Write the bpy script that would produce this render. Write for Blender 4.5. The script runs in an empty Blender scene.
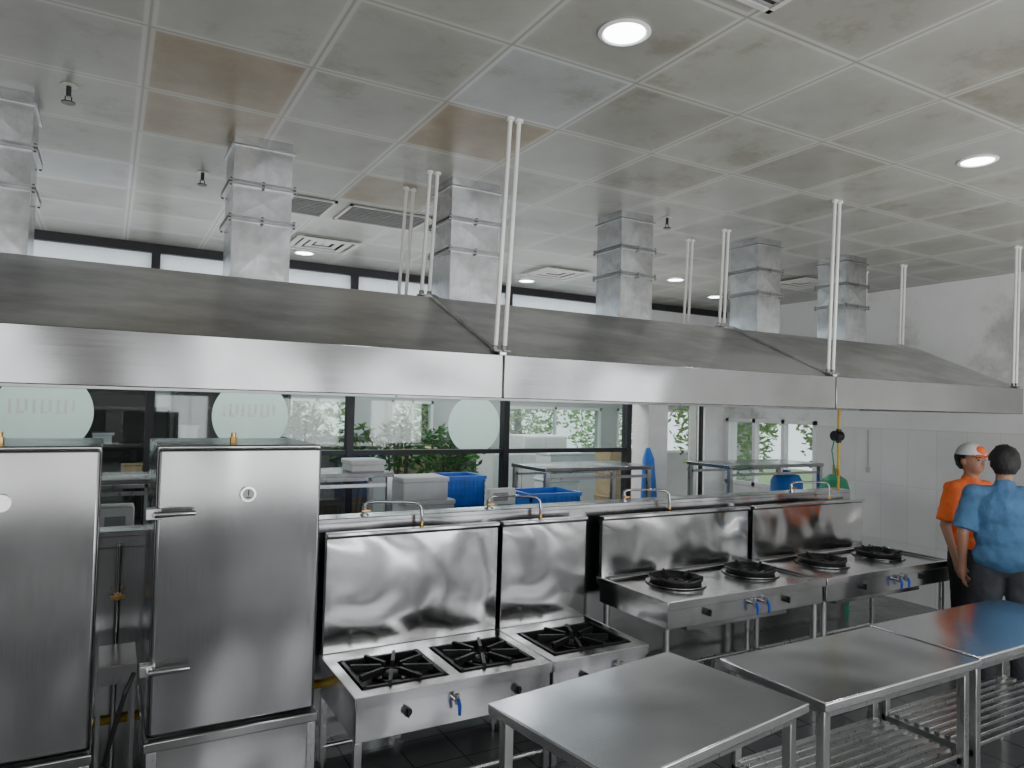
import bpy, bmesh, math, random
from mathutils import Vector, Matrix
random.seed(7)
PI = math.pi
COL = bpy.context.scene.collection
H = 1.95      # camera height
CZ = 3.32     # ceiling
GY = 7.13     # glass partition
RX = 7.40     # right wall

# ------------------------------------------------------------------ mesh helpers
class MB:
    def __init__(s): s.bm = bmesh.new()
    def face(s, vs):
        try: return s.bm.faces.new(vs)
        except ValueError: return None
    def box(s, x0, x1, y0, y1, z0, z1):
        v = [s.bm.verts.new(p) for p in ((x0,y0,z0),(x1,y0,z0),(x1,y1,z0),(x0,y1,z0),(x0,y0,z1),(x1,y0,z1),(x1,y1,z1),(x0,y1,z1))]
        for f in ((3,2,1,0),(4,5,6,7),(0,1,5,4),(1,2,6,5),(2,3,7,6),(3,0,4,7)): s.face([v[i] for i in f])
        return s
    def ringp(s, c, ax, r, seg, up=None):
        ax = Vector(ax).normalized()
        u = Vector(up) if up else (Vector((0,0,1)) if abs(ax.z) < .9 else Vector((1,0,0)))
        a = ax.cross(u).normalized(); b = ax.cross(a).normalized()
        return [s.bm.verts.new(Vector(c) + a*math.cos(2*PI*k/seg)*r + b*math.sin(2*PI*k/seg)*r) for k in range(seg)]
    def tube(s, pts, r, seg=10, rads=None):
        pts = [Vector(p) for p in pts]; prev = None
        for i, p in enumerate(pts):
            d = (pts[min(i+1, len(pts)-1)] - pts[max(i-1, 0)])
            ring = s.ringp(p, d, rads[i] if rads else r, seg)
            if prev:
                best = min(range(seg), key=lambda k: (ring[k].co - prev[0].co).length)
                ring = ring[best:] + ring[:best]
                for k in range(seg): s.face([prev[k], prev[(k+1)%seg], ring[(k+1)%seg], ring[k]])
            else: s.face(list(ring))
            prev = ring
        s.face(list(reversed(prev))); return s
    def cyl(s, p0, p1, r, r1=None, seg=18):
        return s.tube([p0, p1], r, seg, [r, r if r1 is None else r1])
    def lathe(s, prof, c=(0,0,0), seg=32, closed=False):
        rings = []
        for (r, z) in prof:
            rings.append([s.bm.verts.new((c[0]+r*math.cos(2*PI*k/seg), c[1]+r*math.sin(2*PI*k/seg), c[2]+z)) for k in range(seg)] if r > 1e-6 else [s.bm.verts.new((c[0], c[1], c[2]+z))])
        pairs = list(zip(rings, rings[1:])) + ([(rings[-1], rings[0])] if closed else [])
        for A, B in pairs:
            for k in range(seg):
                k2 = (k+1) % seg
                if len(A) == 1 and len(B) == 1: continue
                if len(A) == 1: s.face([A[0], B[k2], B[k]])
                elif len(B) == 1: s.face([A[k], A[k2], B[0]])
                else: s.face([A[k], A[k2], B[k2], B[k]])
        return s
    def ell(s, c, r, seg=20, rings=12):
        prof = []
        for i in range(rings+1):
            t = -PI/2 + PI*i/rings
            prof.append((max(0, math.cos(t)), math.sin(t)))
        b = MB(); b.lathe(prof, seg=seg)
        for v in b.bm.verts: v.co = Vector((v.co.x*r[0]+c[0], v.co.y*r[1]+c[1], v.co.z*r[2]+c[2]))
        s.join(b); return s
    def join(s, o):
        m = bpy.data.meshes.new('tmp'); o.bm.to_mesh(m); s.bm.from_mesh(m); bpy.data.meshes.remove(m); return s
    def cap(s, p0, p1, r0, r1, seg=14):
        s.cyl(p0, p1, r0, r1, seg); s.ell(p0, (r0,)*3, seg, 8); s.ell(p1, (r1,)*3, seg, 8); return s
    def prism(s, prof, x0, x1):          # prof = (y,z) polygon extruded along x
        A = [s.bm.verts.new((x0, y, z)) for y, z in prof]; B = [s.bm.verts.new((x1, y, z)) for y, z in prof]
        n = len(prof)
        for k in range(n): s.face([A[k], A[(k+1)%n], B[(k+1)%n], B[k]])
        s.face(list(reversed(A))); s.face(B); return s
    def quad(s, *ps):
        s.face([s.bm.verts.new(p) for p in ps]); return s
    def obj(s, name, mat, parent=None, bevel=0, **k):
        bm = s.bm
        bmesh.ops.recalc_face_normals(bm, faces=bm.faces)
        for f in bm.faces: f.smooth = True
        for e in bm.edges:
            e.smooth = len(e.link_faces) == 2 and e.calc_face_angle(0) < .6
        me = bpy.data.meshes.new(name); bm.to_mesh(me); bm.free()
        o = bpy.data.objects.new(name, me); COL.objects.link(o)
        for m in (mat if isinstance(mat, list) else [mat]): me.materials.append(m)
        if parent: o.parent = parent
        if bevel:
            b = o.modifiers.new('bevel', 'BEVEL'); b.width = bevel; b.segments = 2; b.limit_method = 'ANGLE'
        for a, v in k.items(): o[a] = v
        return o

def thing(name, label, cat, loc=(0,0,0), rz=0, group=None):
    o = bpy.data.objects.new(name, None); COL.objects.link(o); o.empty_display_size = .1
    o.location = loc; o.rotation_euler = (0,0,rz); o['label'] = label; o['category'] = cat
    if group: o['group'] = group
    return o
def tag(o, label, cat, group=None):
    o['label'] = label; o['category'] = cat
    if group: o['group'] = group
    return o
def dup(root, loc, label, rz=None, group=None):
    r = root.copy(); COL.objects.link(r); r.location = loc; r['label'] = label
    if rz is not None: r.rotation_euler = (0,0,rz)
    if group: r['group'] = group
    for ch in list(root.children):
        c = ch.copy(); COL.objects.link(c); c.parent = r
        for g in list(ch.children):
            d = g.copy(); COL.objects.link(d); d.parent = c
    return r
def struct(name, mb, mat, bevel=0, parent=None):
    o = mb.obj(name, mat, parent, bevel)
    if parent is None: o['kind'] = 'structure'
    return o

# ------------------------------------------------------------------ materials
def newmat(name):
    m = bpy.data.materials.new(name); m.use_nodes = True
    nt = m.node_tree; b = nt.nodes['Principled BSDF']; return m, nt, b
def N(nt, t, **k):
    n = nt.nodes.new(t)
    for a, v in k.items(): setattr(n, a, v)
    return n
def noise(nt, scale=(1,1,1), s=5, detail=4, rough=.55, dist=0):
    tc = N(nt, 'ShaderNodeTexCoord'); mp = N(nt, 'ShaderNodeMapping'); mp.inputs['Scale'].default_value = scale
    n = N(nt, 'ShaderNodeTexNoise'); n.inputs['Scale'].default_value = s; n.inputs['Detail'].default_value = detail; n.inputs['Roughness'].default_value = rough
    n.inputs['Distortion'].default_value = dist
    nt.links.new(tc.outputs['Object'], mp.inputs[0]); nt.links.new(mp.outputs[0], n.inputs['Vector']); return n
def ramp(nt, fac, stops):
    r = N(nt, 'ShaderNodeValToRGB'); nt.links.new(fac, r.inputs[0])
    while len(r.color_ramp.elements) > len(stops): r.color_ramp.elements.remove(r.color_ramp.elements[-1])
    while len(r.color_ramp.elements) < len(stops): r.color_ramp.elements.new(.5)
    for e, (p, c) in zip(r.color_ramp.elements, stops): e.position = p; e.color = (*c, 1) if len(c) == 3 else c
    return r
def plain(name, col, rough=.5, metal=0, var=.12, scale=8, bump=0, trans=0, bdist=.01):
    m, nt, b = newmat(name)
    n = noise(nt, s=scale)
    c0 = tuple(x*(1-var) for x in col); c1 = tuple(min(1, x*(1+var)) for x in col)
    r = ramp(nt, n.outputs[0], [(.3, c0), (.7, c1)])
    nt.links.new(r.outputs[0], b.inputs['Base Color'])
    b.inputs['Roughness'].default_value = rough; b.inputs['Metallic'].default_value = metal
    if bump:
        bp = N(nt, 'ShaderNodeBump'); bp.inputs['Strength'].default_value = bump; bp.inputs['Distance'].default_value = bdist
        nt.links.new(n.outputs[0], bp.inputs['Height']); nt.links.new(bp.outputs[0], b.inputs['Normal'])
    if trans:
        t = N(nt, 'ShaderNodeBsdfTranslucent'); nt.links.new(r.outputs[0], t.inputs[0])
        mx = N(nt, 'ShaderNodeMixShader'); mx.inputs[0].default_value = trans
        nt.links.new(b.outputs[0], mx.inputs[1]); nt.links.new(t.outputs[0], mx.inputs[2])
        nt.links.new(mx.outputs[0], nt.nodes['Material Output'].inputs[0])
    return m
def steel(name, col=(.60,.60,.61), rough=.27, brush=(3,240,240), warp=.25, wscale=2.2, dirt=None, dscale=1.2, wstretch=(1,1,1), wdist=.06, dst=0, dstretch=(1,1,1), streak=.04):
    m, nt, b = newmat(name); b.inputs['Metallic'].default_value = 1
    n1 = noise(nt, scale=brush, s=1.5, detail=2)
    n2 = noise(nt, scale=wstretch, s=wscale, detail=0.5, dist=dst)
    n3 = noise(nt, scale=dstretch, s=dscale, detail=6, rough=.65)
    d = dirt or tuple(c*.86 for c in col)
    r = ramp(nt, n3.outputs[0], [(.38, d), (.60, col)])
    sv = ramp(nt, n1.outputs[0], [(.3, (1-streak,)*3), (.7, (1+streak/2,)*3)])
    mu = N(nt, 'ShaderNodeMix', data_type='RGBA', blend_type='MULTIPLY'); mu.inputs['Factor'].default_value = 1
    nt.links.new(r.outputs[0], mu.inputs['A']); nt.links.new(sv.outputs[0], mu.inputs['B'])
    nt.links.new(mu.outputs['Result'], b.inputs['Base Color'])
    mr = N(nt, 'ShaderNodeMapRange'); mr.inputs['To Min'].default_value = rough-.04; mr.inputs['To Max'].default_value = rough+.05
    nt.links.new(n1.outputs[0], mr.inputs[0]); nt.links.new(mr.outputs[0], b.inputs['Roughness'])
    b2 = N(nt, 'ShaderNodeBump'); b2.inputs['Strength'].default_value = warp; b2.inputs['Distance'].default_value = wdist
    nt.links.new(n2.outputs[0], b2.inputs['Height']); nt.links.new(b2.outputs[0], b.inputs['Normal'])
    return m
def emit(name, col, s):
    m, nt, b = newmat(name); b.inputs['Emission Color'].default_value = (*col, 1); b.inputs['Emission Strength'].default_value = s
    b.inputs['Base Color'].default_value = (*col, 1); return m

M_top = steel('table_steel', (.90,.91,.92), .21, (3,200,200), .30, 1.8, streak=.10)
M_cab = steel('cabinet_steel', (.48,.48,.49), .21, (200,200,3), .75, 1.6, wstretch=(1.3,1.3,.8), wdist=.08)
M_stove = steel('stove_steel', (.66,.66,.665), .22, (3,200,200), .40, 3)
M_splash = steel('splash_steel', (.76,.765,.77), .17, (200,200,4), .75, 2.4, wdist=.08, dst=.5)
M_hood = steel('hood_slope_steel', (.84,.84,.84), .38, (3,120,120), .2, 1.2, (.52,.52,.52), 1.5, dstretch=(.7,1.5,1.5))
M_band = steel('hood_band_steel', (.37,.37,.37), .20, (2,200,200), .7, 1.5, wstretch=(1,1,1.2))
M_galv = steel('galvanised', (.60,.61,.625), .24, (30,30,30), .28, 4, (.48,.49,.505), 14)
M_gfl = steel('galvanised_flange', (.36,.365,.37), .3, (30,30,30), .2, 7)
M_bolt = plain('bolt_steel', (.12,.12,.12), .4, .8)
M_leg = steel('leg_steel', (.62,.62,.62), .28, (20,20,2), .1)
M_chrome = plain('chrome', (.52,.52,.53), .15, 1, .03)
M_iron = plain('cast_iron', (.018,.018,.02), .45, .3, .3, 20, .2)
M_hole = plain('burner_hollow_shade', (.006,.006,.006), .7)  # black that stands in for the shade inside the wok burners
M_pan = plain('burner_pan', (.06,.058,.055), .35, .7, .4, 12)
M_blk = plain('black_plastic', (.015,.015,.017), .4)
M_frame = plain('black_frame', (.02,.02,.024), .4, 0, .2)
M_white = plain('white_paint', (.78,.78,.77), .5, 0, .05)
M_fwall = plain('far_wall_paint', (.46,.47,.47), .6, 0, .06, 2)
M_dial = plain('dial_white', (.45,.45,.44), .4, 0, .05)
M_rod = plain('rod_paint', (.78,.77,.74), .35, .0, .06)
M_brass = plain('brass', (.62,.40,.14), .3, 1)
M_yel = plain('yellow_pipe', (.80,.54,.04), .4)
M_bluep = plain('blue_plastic', (.03,.20,.75), .4, 0, .15)
M_blueh = plain('blue_handle', (.02,.09,.55), .3)
M_green = plain('green_plastic', (.03,.32,.17), .4)
M_grey = plain('grey_plastic', (.30,.31,.32), .5)
M_foam = plain('foam_white', (.78,.79,.79), .7, 0, .06)
M_card = plain('cardboard', (.42,.30,.18), .8)
M_leaf = plain('leaf', (.035,.13,.02), .5, 0, .6, 5, trans=.2)
M_tree = plain('tree_leaf', (.34,.50,.22), .6, 0, .4, 2, trans=.4)
M_bark = plain('bark', (.12,.08,.05), .8)
M_pot = plain('pot', (.5,.48,.45), .5)
M_dark = plain('dark_wood', (.035,.028,.024), .5, 0, .3)
M_lens = emit('lamp_lens', (.92,.96,1), 14)
M_vent = plain('vent_paint', (.52,.51,.48), .5)
M_slat = plain('vent_slat', (.30,.30,.29), .5)
M_ventd = plain('vent_dark', (.03,.03,.03), .6)

def ceiling_mat(name, base, spread, stain=None, gloss=.36):
    m, nt, b = newmat(name); L = nt.links.new
    tc = N(nt, 'ShaderNodeTexCoord'); sp = N(nt, 'ShaderNodeSeparateXYZ'); L(tc.outputs['Object'], sp.inputs[0])
    es, fl = [], []
    for ax, off in (('X', 1.284), ('Y', 1.73)):
        a = N(nt, 'ShaderNodeMath', operation='SUBTRACT'); L(sp.outputs[ax], a.inputs[0]); a.inputs[1].default_value = off - 60
        d = N(nt, 'ShaderNodeMath', operation='DIVIDE'); L(a.outputs[0], d.inputs[0]); d.inputs[1].default_value = .6
        f = N(nt, 'ShaderNodeMath', operation='FRACT'); L(d.outputs[0], f.inputs[0])
        g = N(nt, 'ShaderNodeMath', operation='FLOOR'); L(d.outputs[0], g.inputs[0]); fl.append(g)
        h = N(nt, 'ShaderNodeMath', operation='SUBTRACT'); L(f.outputs[0], h.inputs[0]); h.inputs[1].default_value = .5
        k = N(nt, 'ShaderNodeMath', operation='ABSOLUTE'); L(h.outputs[0], k.inputs[0]); es.append(k)
    mx = N(nt, 'ShaderNodeMath', operation='MAXIMUM'); L(es[0].outputs[0], mx.inputs[0]); L(es[1].outputs[0], mx.inputs[1])
    m2 = N(nt, 'ShaderNodeMath', operation='MULTIPLY'); L(mx.outputs[0], m2.inputs[0]); m2.inputs[1].default_value = 2
    cb = N(nt, 'ShaderNodeCombineXYZ'); L(fl[0].outputs[0], cb.inputs[0]); L(fl[1].outputs[0], cb.inputs[1])
    wn = N(nt, 'ShaderNodeTexWhiteNoise', noise_dimensions='2D'); L(cb.outputs[0], wn.inputs['Vector'])
    warm = tuple(c*f for c, f in zip(base, (1-spread, 1-spread*1.1, 1-spread*1.4)))
    r1 = ramp(nt, wn.outputs['Value'], [(0, warm), (.45, base), (1, tuple(min(1,c*(1+spread)) for c in base))])
    n = noise(nt, s=1.9, detail=10, rough=.72)
    r2 = ramp(nt, n.outputs[0], [(.36, (.70,.675,.60)), (.46, (.93,.92,.89)), (.62, (1.03,1.03,1.03))] if not stain else [(.38, stain), (.62, (1,1,1))])
    mu = N(nt, 'ShaderNodeMix', data_type='RGBA', blend_type='MULTIPLY'); mu.inputs['Factor'].default_value = 1
    L(r1.outputs[0], mu.inputs['A']); L(r2.outputs[0], mu.inputs['B'])
    # pale folded rims around each tile, thin dark joint between tiles
    ed = ramp(nt, m2.outputs[0], [(.84, (0,0,0)), (.915, (.12,.12,.12)), (.935, (.75,.75,.75))])
    m4 = N(nt, 'ShaderNodeMix', data_type='RGBA', blend_type='MIX'); L(ed.outputs[0], m4.inputs['Factor'])
    L(mu.outputs['Result'], m4.inputs['A']); m4.inputs['B'].default_value = (*[min(1, c*1.45) for c in (base if not stain else (.31,.295,.26))], 1)
    e = ramp(nt, m2.outputs[0], [(0, (.86,.86,.86)), (.85, (1,1,1)), (.975, (1,1,1)), (.988, (.62,.62,.61))])
    m3 = N(nt, 'ShaderNodeMix', data_type='RGBA', blend_type='MULTIPLY'); m3.inputs['Factor'].default_value = 1
    L(m4.outputs['Result'], m3.inputs['A']); L(e.outputs[0], m3.inputs['B'])
    L(m3.outputs['Result'], b.inputs['Base Color']); b.inputs['Roughness'].default_value = gloss
    bp = N(nt, 'ShaderNodeBump'); bp.inputs['Strength'].default_value = .2; bp.inputs['Distance'].default_value = .02
    n5 = noise(nt, s=1.7, detail=2); L(n5.outputs[0], bp.inputs['Height']); L(bp.outputs[0], b.inputs['Normal'])
    return m
C_norm = ceiling_mat('ceiling_tile', (.325,.325,.30), .13)
C_stain = ceiling_mat('ceiling_tile_stained', (.29,.24,.16), .05, (.66,.58,.47))
C_bright = ceiling_mat('ceiling_tile_clean', (.36,.375,.38), .04)

def tile_mat(name, col, grout, w, h, rough, axis='xy', mort=.006, dirt=.7):
    m, nt, b = newmat(name); L = nt.links.new
    tc = N(nt, 'ShaderNodeTexCoord'); sp = N(nt, 'ShaderNodeSeparateXYZ'); cb = N(nt, 'ShaderNodeCombineXYZ')
    L(tc.outputs['Object'], sp.inputs[0]); L(sp.outputs[axis[0].upper()], cb.inputs[0]); L(sp.outputs[axis[1].upper()], cb.inputs[1])
    br = N(nt, 'ShaderNodeTexBrick', offset=0); L(cb.outputs[0], br.inputs['Vector'])
    br.inputs['Scale'].default_value = 1; br.inputs['Brick Width'].default_value = w; br.inputs['Row Height'].default_value = h
    br.inputs['Mortar Size'].default_value = mort; br.inputs['Color1'].default_value = (*col, 1); br.inputs['Color2'].default_value = (*[c*.93 for c in col], 1)
    br.inputs['Mortar'].default_value = (*grout, 1)
    n = noise(nt, s=3, detail=5); r = ramp(nt, n.outputs[0], [(.3, (dirt,)*3), (.65, (1,1,1))])
    mu = N(nt, 'ShaderNodeMix', data_type='RGBA', blend_type='MULTIPLY'); mu.inputs['Factor'].default_value = 1
    L(br.outputs[0], mu.inputs['A']); L(r.outputs[0], mu.inputs['B']); L(mu.outputs['Result'], b.inputs['Base Color'])
    b.inputs['Roughness'].default_value = rough
    return m
M_floor = tile_mat('floor_tile', (.17,.175,.18), (.07,.07,.07), .3, .3, .18)
M_wtile = tile_mat('wall_tile', (.78,.775,.76), (.64,.635,.62), .3, .6, .3, 'yz', .003, .94)
def wallmat():
    m, nt, b = newmat('wall_plaster'); L = nt.links.new
    n = noise(nt, s=.9, detail=9, rough=.68); r = ramp(nt, n.outputs[0], [(.38, (.48,.48,.45)), (.44, (.63,.63,.61)), (.49, (.76,.76,.75)), (.6, (.80,.80,.79))])
    L(r.outputs[0], b.inputs['Base Color']); b.inputs['Roughness'].default_value = .7
    return m
M_wall = wallmat()
def glassmat(name, tint=(.92,.97,.96), refl=.10):
    m = bpy.data.materials.new(name); m.use_nodes = True; nt = m.node_tree; nt.nodes.clear()
    o = N(nt, 'ShaderNodeOutputMaterial'); mx = N(nt, 'ShaderNodeMixShader'); t = N(nt, 'ShaderNodeBsdfTransparent'); g = N(nt, 'ShaderNodeBsdfGlossy')
    t.inputs[0].default_value = (*tint, 1); g.inputs['Roughness'].default_value = .03
    mx.inputs[0].default_value = refl
    nt.links.new(t.outputs[0], mx.inputs[1]); nt.links.new(g.outputs[0], mx.inputs[2]); nt.links.new(mx.outputs[0], o.inputs[0]); return m
M_glass = glassmat('glass', refl=.05)
M_pink = glassmat('faint_pink_film', (1,.93,.93), .0)
M_frost = plain('frosted_film', (.90,.98,.95), .5, 0, .02, trans=.6)
M_fpane = plain('upper_panel', (.90,.94,.97), .5, 0, .03, trans=.6)

# ------------------------------------------------------------------ camera
Xw = Vector((1256,-53,-712)).normalized(); Yw = Vector((-407,-12,-712)); Yw = (Yw - Xw*Yw.dot(Xw)).normalized(); Zw = Xw.cross(Yw)
R = Matrix((Xw, Yw, Zw))
cam = bpy.data.cameras.new('camera'); cam.lens = 712/1024*36; cam.sensor_width = 36; cam.clip_start = .02
co = bpy.data.objects.new('camera', cam); COL.objects.link(co)
co.matrix_world = Matrix.Translation((0,0,H)) @ R.to_4x4()
bpy.context.scene.camera = co

# ------------------------------------------------------------------ room shell
struct('floor', MB().box(-4.2, 13, -2.8, 13, -.1, 0), M_floor)
cl = MB()
SPEC = {(.384,3.23):1, (1.584,3.23):1, (1.584,4.43):1, (.384,3.83):1, (1.584,2.63):2, (-.216,5.03):2, (2.184,4.43):2}
xs = [1.284+.6*i for i in range(-9, 11)] + [RX+.1]; ys = [1.73+.6*i for i in range(-7, 10)]
for i in range(len(xs)-1):
    for j in range(len(ys)-1):
        q = cl.face([cl.bm.verts.new(p) for p in ((xs[i],ys[j],CZ),(xs[i],ys[j+1],CZ),(xs[i+1],ys[j+1],CZ),(xs[i+1],ys[j],CZ))])
        for (sx, sy), mi in SPEC.items():
            if abs((xs[i]+.3)-sx) < .05 and abs((ys[j]+.3)-sy) < .05: q.material_index = mi
bmesh.ops.remove_doubles(cl.bm, verts=cl.bm.verts, dist=.0005)
r_ = bmesh.ops.extrude_face_region(cl.bm, geom=list(cl.bm.faces))
for g in r_['geom']:
    if isinstance(g, bmesh.types.BMVert): g.co.z += .05
struct('ceiling', cl, [C_norm, C_stain, C_bright])
struct('ceiling_back', MB().box(-4.2, 13, GY+.1, 13, CZ-.1, CZ-.05), M_white)
# right wall with window opening
WY0, WY1, WZ0, WZ1 = 5.62, 7.05, .98, 1.86
struct('wall_right', MB().box(RX, RX+.2, -2.6, WY0, 1.81, CZ).box(RX, RX+.2, WY0, WY1, WZ1, CZ).box(RX, RX+.2, WY1, GY+.1, 1.81, CZ), M_wall)
struct('wall_right_tiled', MB().box(RX-.012, RX+.2, -2.6, WY0, 0, 1.81).box(RX-.012, RX+.2, WY0, WY1, 0, WZ0).box(RX-.012, RX+.2, WY1, GY+.1, 0, 1.81), M_wtile)
wf = MB()
for z in (WZ0, WZ1-.05): wf.box(RX-.02, RX+.06, WY0, WY1, z, z+.05)
for k in range(4):
    y = WY0 + (WY1-WY0-.05)*k/3; wf.box(RX-.02, RX+.06, y, y+.05, WZ0, WZ1)
w = struct('window_1', wf, M_white)
MB().box(RX+.02, RX+.026, WY0, WY1, WZ0, WZ1).obj('pane', M_glass, w)
struct('wall_left', MB().box(-4.4, -4.2, -2.6, 13, 0, CZ), M_wall)
# unseen rear wall, added dark with window openings to give steel reflections contrast
rw = MB(); RYW = -2.6; x = -4.2
for a, b in ((-3.3,-1.0), (.9,1.9), (2.6,4.8), (5.6,6.9)):
    rw.box(x, a, RYW-.2, RYW, 0, CZ).box(a, b, RYW-.2, RYW, 0, .95).box(a, b, RYW-.2, RYW, 2.75, CZ)
    for k in (1, 2): rw.box(a+(b-a)*k/3-.03, a+(b-a)*k/3+.03, RYW-.12, RYW-.06, .95, 2.75)
    x = b
rw.box(x, RX+.2, RYW-.2, RYW, 0, CZ)
struct('wall_rear_unseen', rw, plain('rear_wall_paint', (.27,.27,.265), .7))
# glass partition
struct('trim_1', MB().box(-4.2, RX, GY-.05, GY+.07, CZ-.08, CZ), M_frame)
struct('trim_2', MB().box(-4.2, 5.76, GY-.03, GY+.05, 2.42, 2.52), M_frame)
struct('trim_3', MB().box(.36, 5.76, GY-.03, GY+.05, 1.41, 1.46), M_frame)
struct('trim_4', MB().box(-4.2, 5.76, GY-.03, GY+.05, 0, .12), M_frame)
mx = [-3.27, -1.47, .33, 2.15, 3.96, 5.73]
for i, x in enumerate(mx):
    struct('trim_%d' % (5+i), MB().box(x-.035, x+.035, GY-.05, GY+.06, 0, CZ-.08), M_frame)
for i, (a, b) in enumerate(zip(mx, mx[1:])):
    struct('window_%d' % (2+i), MB().box(a+.035, b-.035, GY, GY+.01, .12, 2.42), M_glass)
    struct('window_%d' % (8+i), MB().box(a+.035, b-.035, GY, GY+.02, 2.52, CZ-.08), M_fpane)
struct('wall_back', MB().box(5.77, RX, GY-.02, GY+.12, 2.05, CZ-.08).box(5.98, 6.30, GY-.12, GY+.2, 0, 2.05).box(7.05, RX, GY-.02, GY+.12, 0, 2.05), M_white)
# far room
FY = 11.4
fw = MB()
wins = [(2.35,3.45,.9,2.0), (4.15,4.9,1.0,2.0), (6.35,8.5,1.05,1.95), (8.9,11,1.05,1.95)]
x = -4.2
for (a, b, c, d) in wins:
    fw.box(x, a, FY, FY+.2, 0, CZ-.1); fw.box(a, b, FY, FY+.2, 0, c); fw.box(a, b, FY, FY+.2, d, CZ-.1); x = b
fw.box(x, 13, FY, FY+.2, 0, CZ-.1)
struct('wall_far', fw, M_fwall)
for i, (a, b, c, d) in enumerate(wins):
    f = MB(); n = max(2, round((b-a)/.9))
    for z in (c, d-.05): f.box(a, b, FY-.02, FY+.05, z, z+.05)
    for k in range(n+1):
        xx = a + (b-a-.04)*k/n; f.box(xx, xx+.04, FY-.02, FY+.05, c, d)
    w = struct('window_%d' % (14+i), f, M_white)
    MB().box(a, b, FY+.02, FY+.025, c, d).obj('pane', M_glass, w)

# ------------------------------------------------------------------ exhaust hood
HB, HT = 1.985, 2.182
hood = thing('exhaust_hood', 'long dull stainless steel exhaust hood hanging over the whole stove line', 'range hood', (1.59, 2.9, HB))
hx = [-3.2, -.8, 1.59, 3.98, 6.27]
def hrel(mb):
    for v in mb.bm.verts: v.co -= Vector((1.59, 2.9, HB))
    return mb
th = .012
for i, (a, b) in enumerate(zip(hx, hx[1:])):
    a2, b2 = a+.004, b-.004
    sec = MB().prism([(2.9,HT),(3.76,2.56),(4.3,2.56),(4.3,HB),(4.3-th,HB),(4.3-th,2.56-th),(3.76,2.56-th),(2.9+th,HT-.006)], a2, b2)
    o = hrel(sec).obj('canopy_section', M_hood, hood, .002)
    bd = MB().box(a2, b2, 2.888, 2.9+th, HB, HT+.004).box(a2, b2, 2.888, 2.95, HB, HB+.006)
    hrel(bd).obj('front_band', M_band, o, .003)
    if i < 3:
        sm = MB().prism([(2.895,HT+.002),(3.76,2.562),(4.3,2.562),(4.3,2.575),(3.755,2.578),(2.893,HT+.018)], b-.018, b+.018)
        hrel(sm).obj('seam_strip', M_hood, hood, .002)
for xe in (hx[0], hx[-1]-.012):
    e = MB().prism([(2.9,HB),(2.9,HT),(3.76,2.56),(4.3,2.56),(4.3,HB)], xe, xe+.012)
    hrel(e).obj('end_panel', M_band, hood, .002)

# hanger rods (they lean slightly to the right)
def rod(x, y, z0, label):
    t = thing('hanger_rod', label, 'hanger rod', (x, y, z0), 0, 'white rods hanging the hood'); t.rotation_euler = (0, .045, 0)
    MB().cyl((0,0,.01), (0,0,CZ-z0), .0105, seg=12).obj('rod', M_rod, t)
    MB().cyl((0,0,CZ-z0-.012), (0,0,CZ-z0), .020, seg=16).obj('ceiling_cup', M_rod, t)
    MB().box(-.018,.018,-.03,.03,0,.008).cyl((0,0,.0),(0,0,.03),.015,seg=6).obj('foot_bracket', M_band, t)
seamn = {1.59: 'seam by the low stoves', 3.98: 'seam above the wok stoves', 6.22: 'right end of the hood'}
for xj in (1.59, 3.98, 6.22):
    for (y, z, w) in ((2.93, HT+.02, 'front'), (3.86, 2.58, 'middle'), (4.24, 2.58, 'rear')):
        for s in (-1, 1):
            if xj > 6: z = {2.93: HT+.014, 3.86: 2.562, 4.24: 2.562}[y]
            rod(xj + s*.024, y, z, '%s white hanger rod of the %s pair at the %s' % ('left' if s < 0 else 'right', w, seamn[xj]))

# ducts
dl = [(-.62, 'leftmost galvanised duct, cut by the left picture edge, rising from the hood', 1.0),
      (.52, 'second galvanised duct from the left, above the gap by the right steam cabinet', 1.05),
      (1.75, 'galvanised duct just right of the first middle hanger rods', 1.15),
      (3.03, 'galvanised duct above the left wok stove, left of the black sprinkler', 1.0),
      (4.37, 'galvanised duct just right of the middle hanger rods over the wok stoves', .93),
      (5.45, 'rightmost galvanised duct, nearest the white right wall', 1.0)]
def make_duct(label):
    t = thing('exhaust_duct', label, 'duct', (0,0,2.56), 0, 'square galvanised ducts on the hood')
    w = .28; top = CZ-2.56
    for z0, z1 in ((.001,.315),(.325,.50),(.51,top)):
        # cross-broken sheet: each face is creased to a shallow point at its centre
        m = MB(); m.box(0,w,0,w,z0,z1)
        bm = m.bm; bm.normal_update()
        for f in list(bm.faces):
            if abs(f.normal.z) < .5:
                c = f.calc_center_median() + f.normal*.0035
                r = bmesh.ops.poke(bm, faces=[f]); r['verts'][0].co = c
        o = m.obj('duct_segment', M_galv, t)
        for p in o.data.polygons: p.use_smooth = False
    for z in (.31, .495):
        f = MB()
        for zz in (z-.004, z+.014): f.box(-.022, w+.022, -.022, w+.022, zz, zz+.009)
        f.box(-.004, w+.004, -.004, w+.004, z, z+.016)
        fo = f.obj('flange', M_gfl, t)
        for u in (-.012, w/2, w+.012):
            for v in (-.013, w+.013):
                MB().cyl((u, v, z-.010), (u, v, z+.030), .0065, seg=6).obj('bolt', M_bolt, fo)
    MB().box(-.012, w+.012, -.012, w+.012, top-.06, top-.05).obj('collar', M_gfl, t)
    return t
d0 = make_duct(dl[0][1]); d0.location = (dl[0][0], 3.87, 2.56)
for x, l, sc_ in dl[1:]:
    d = dup(d0, (x, 3.87, 2.56), l); d.scale = (sc_, 1, 1)

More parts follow.
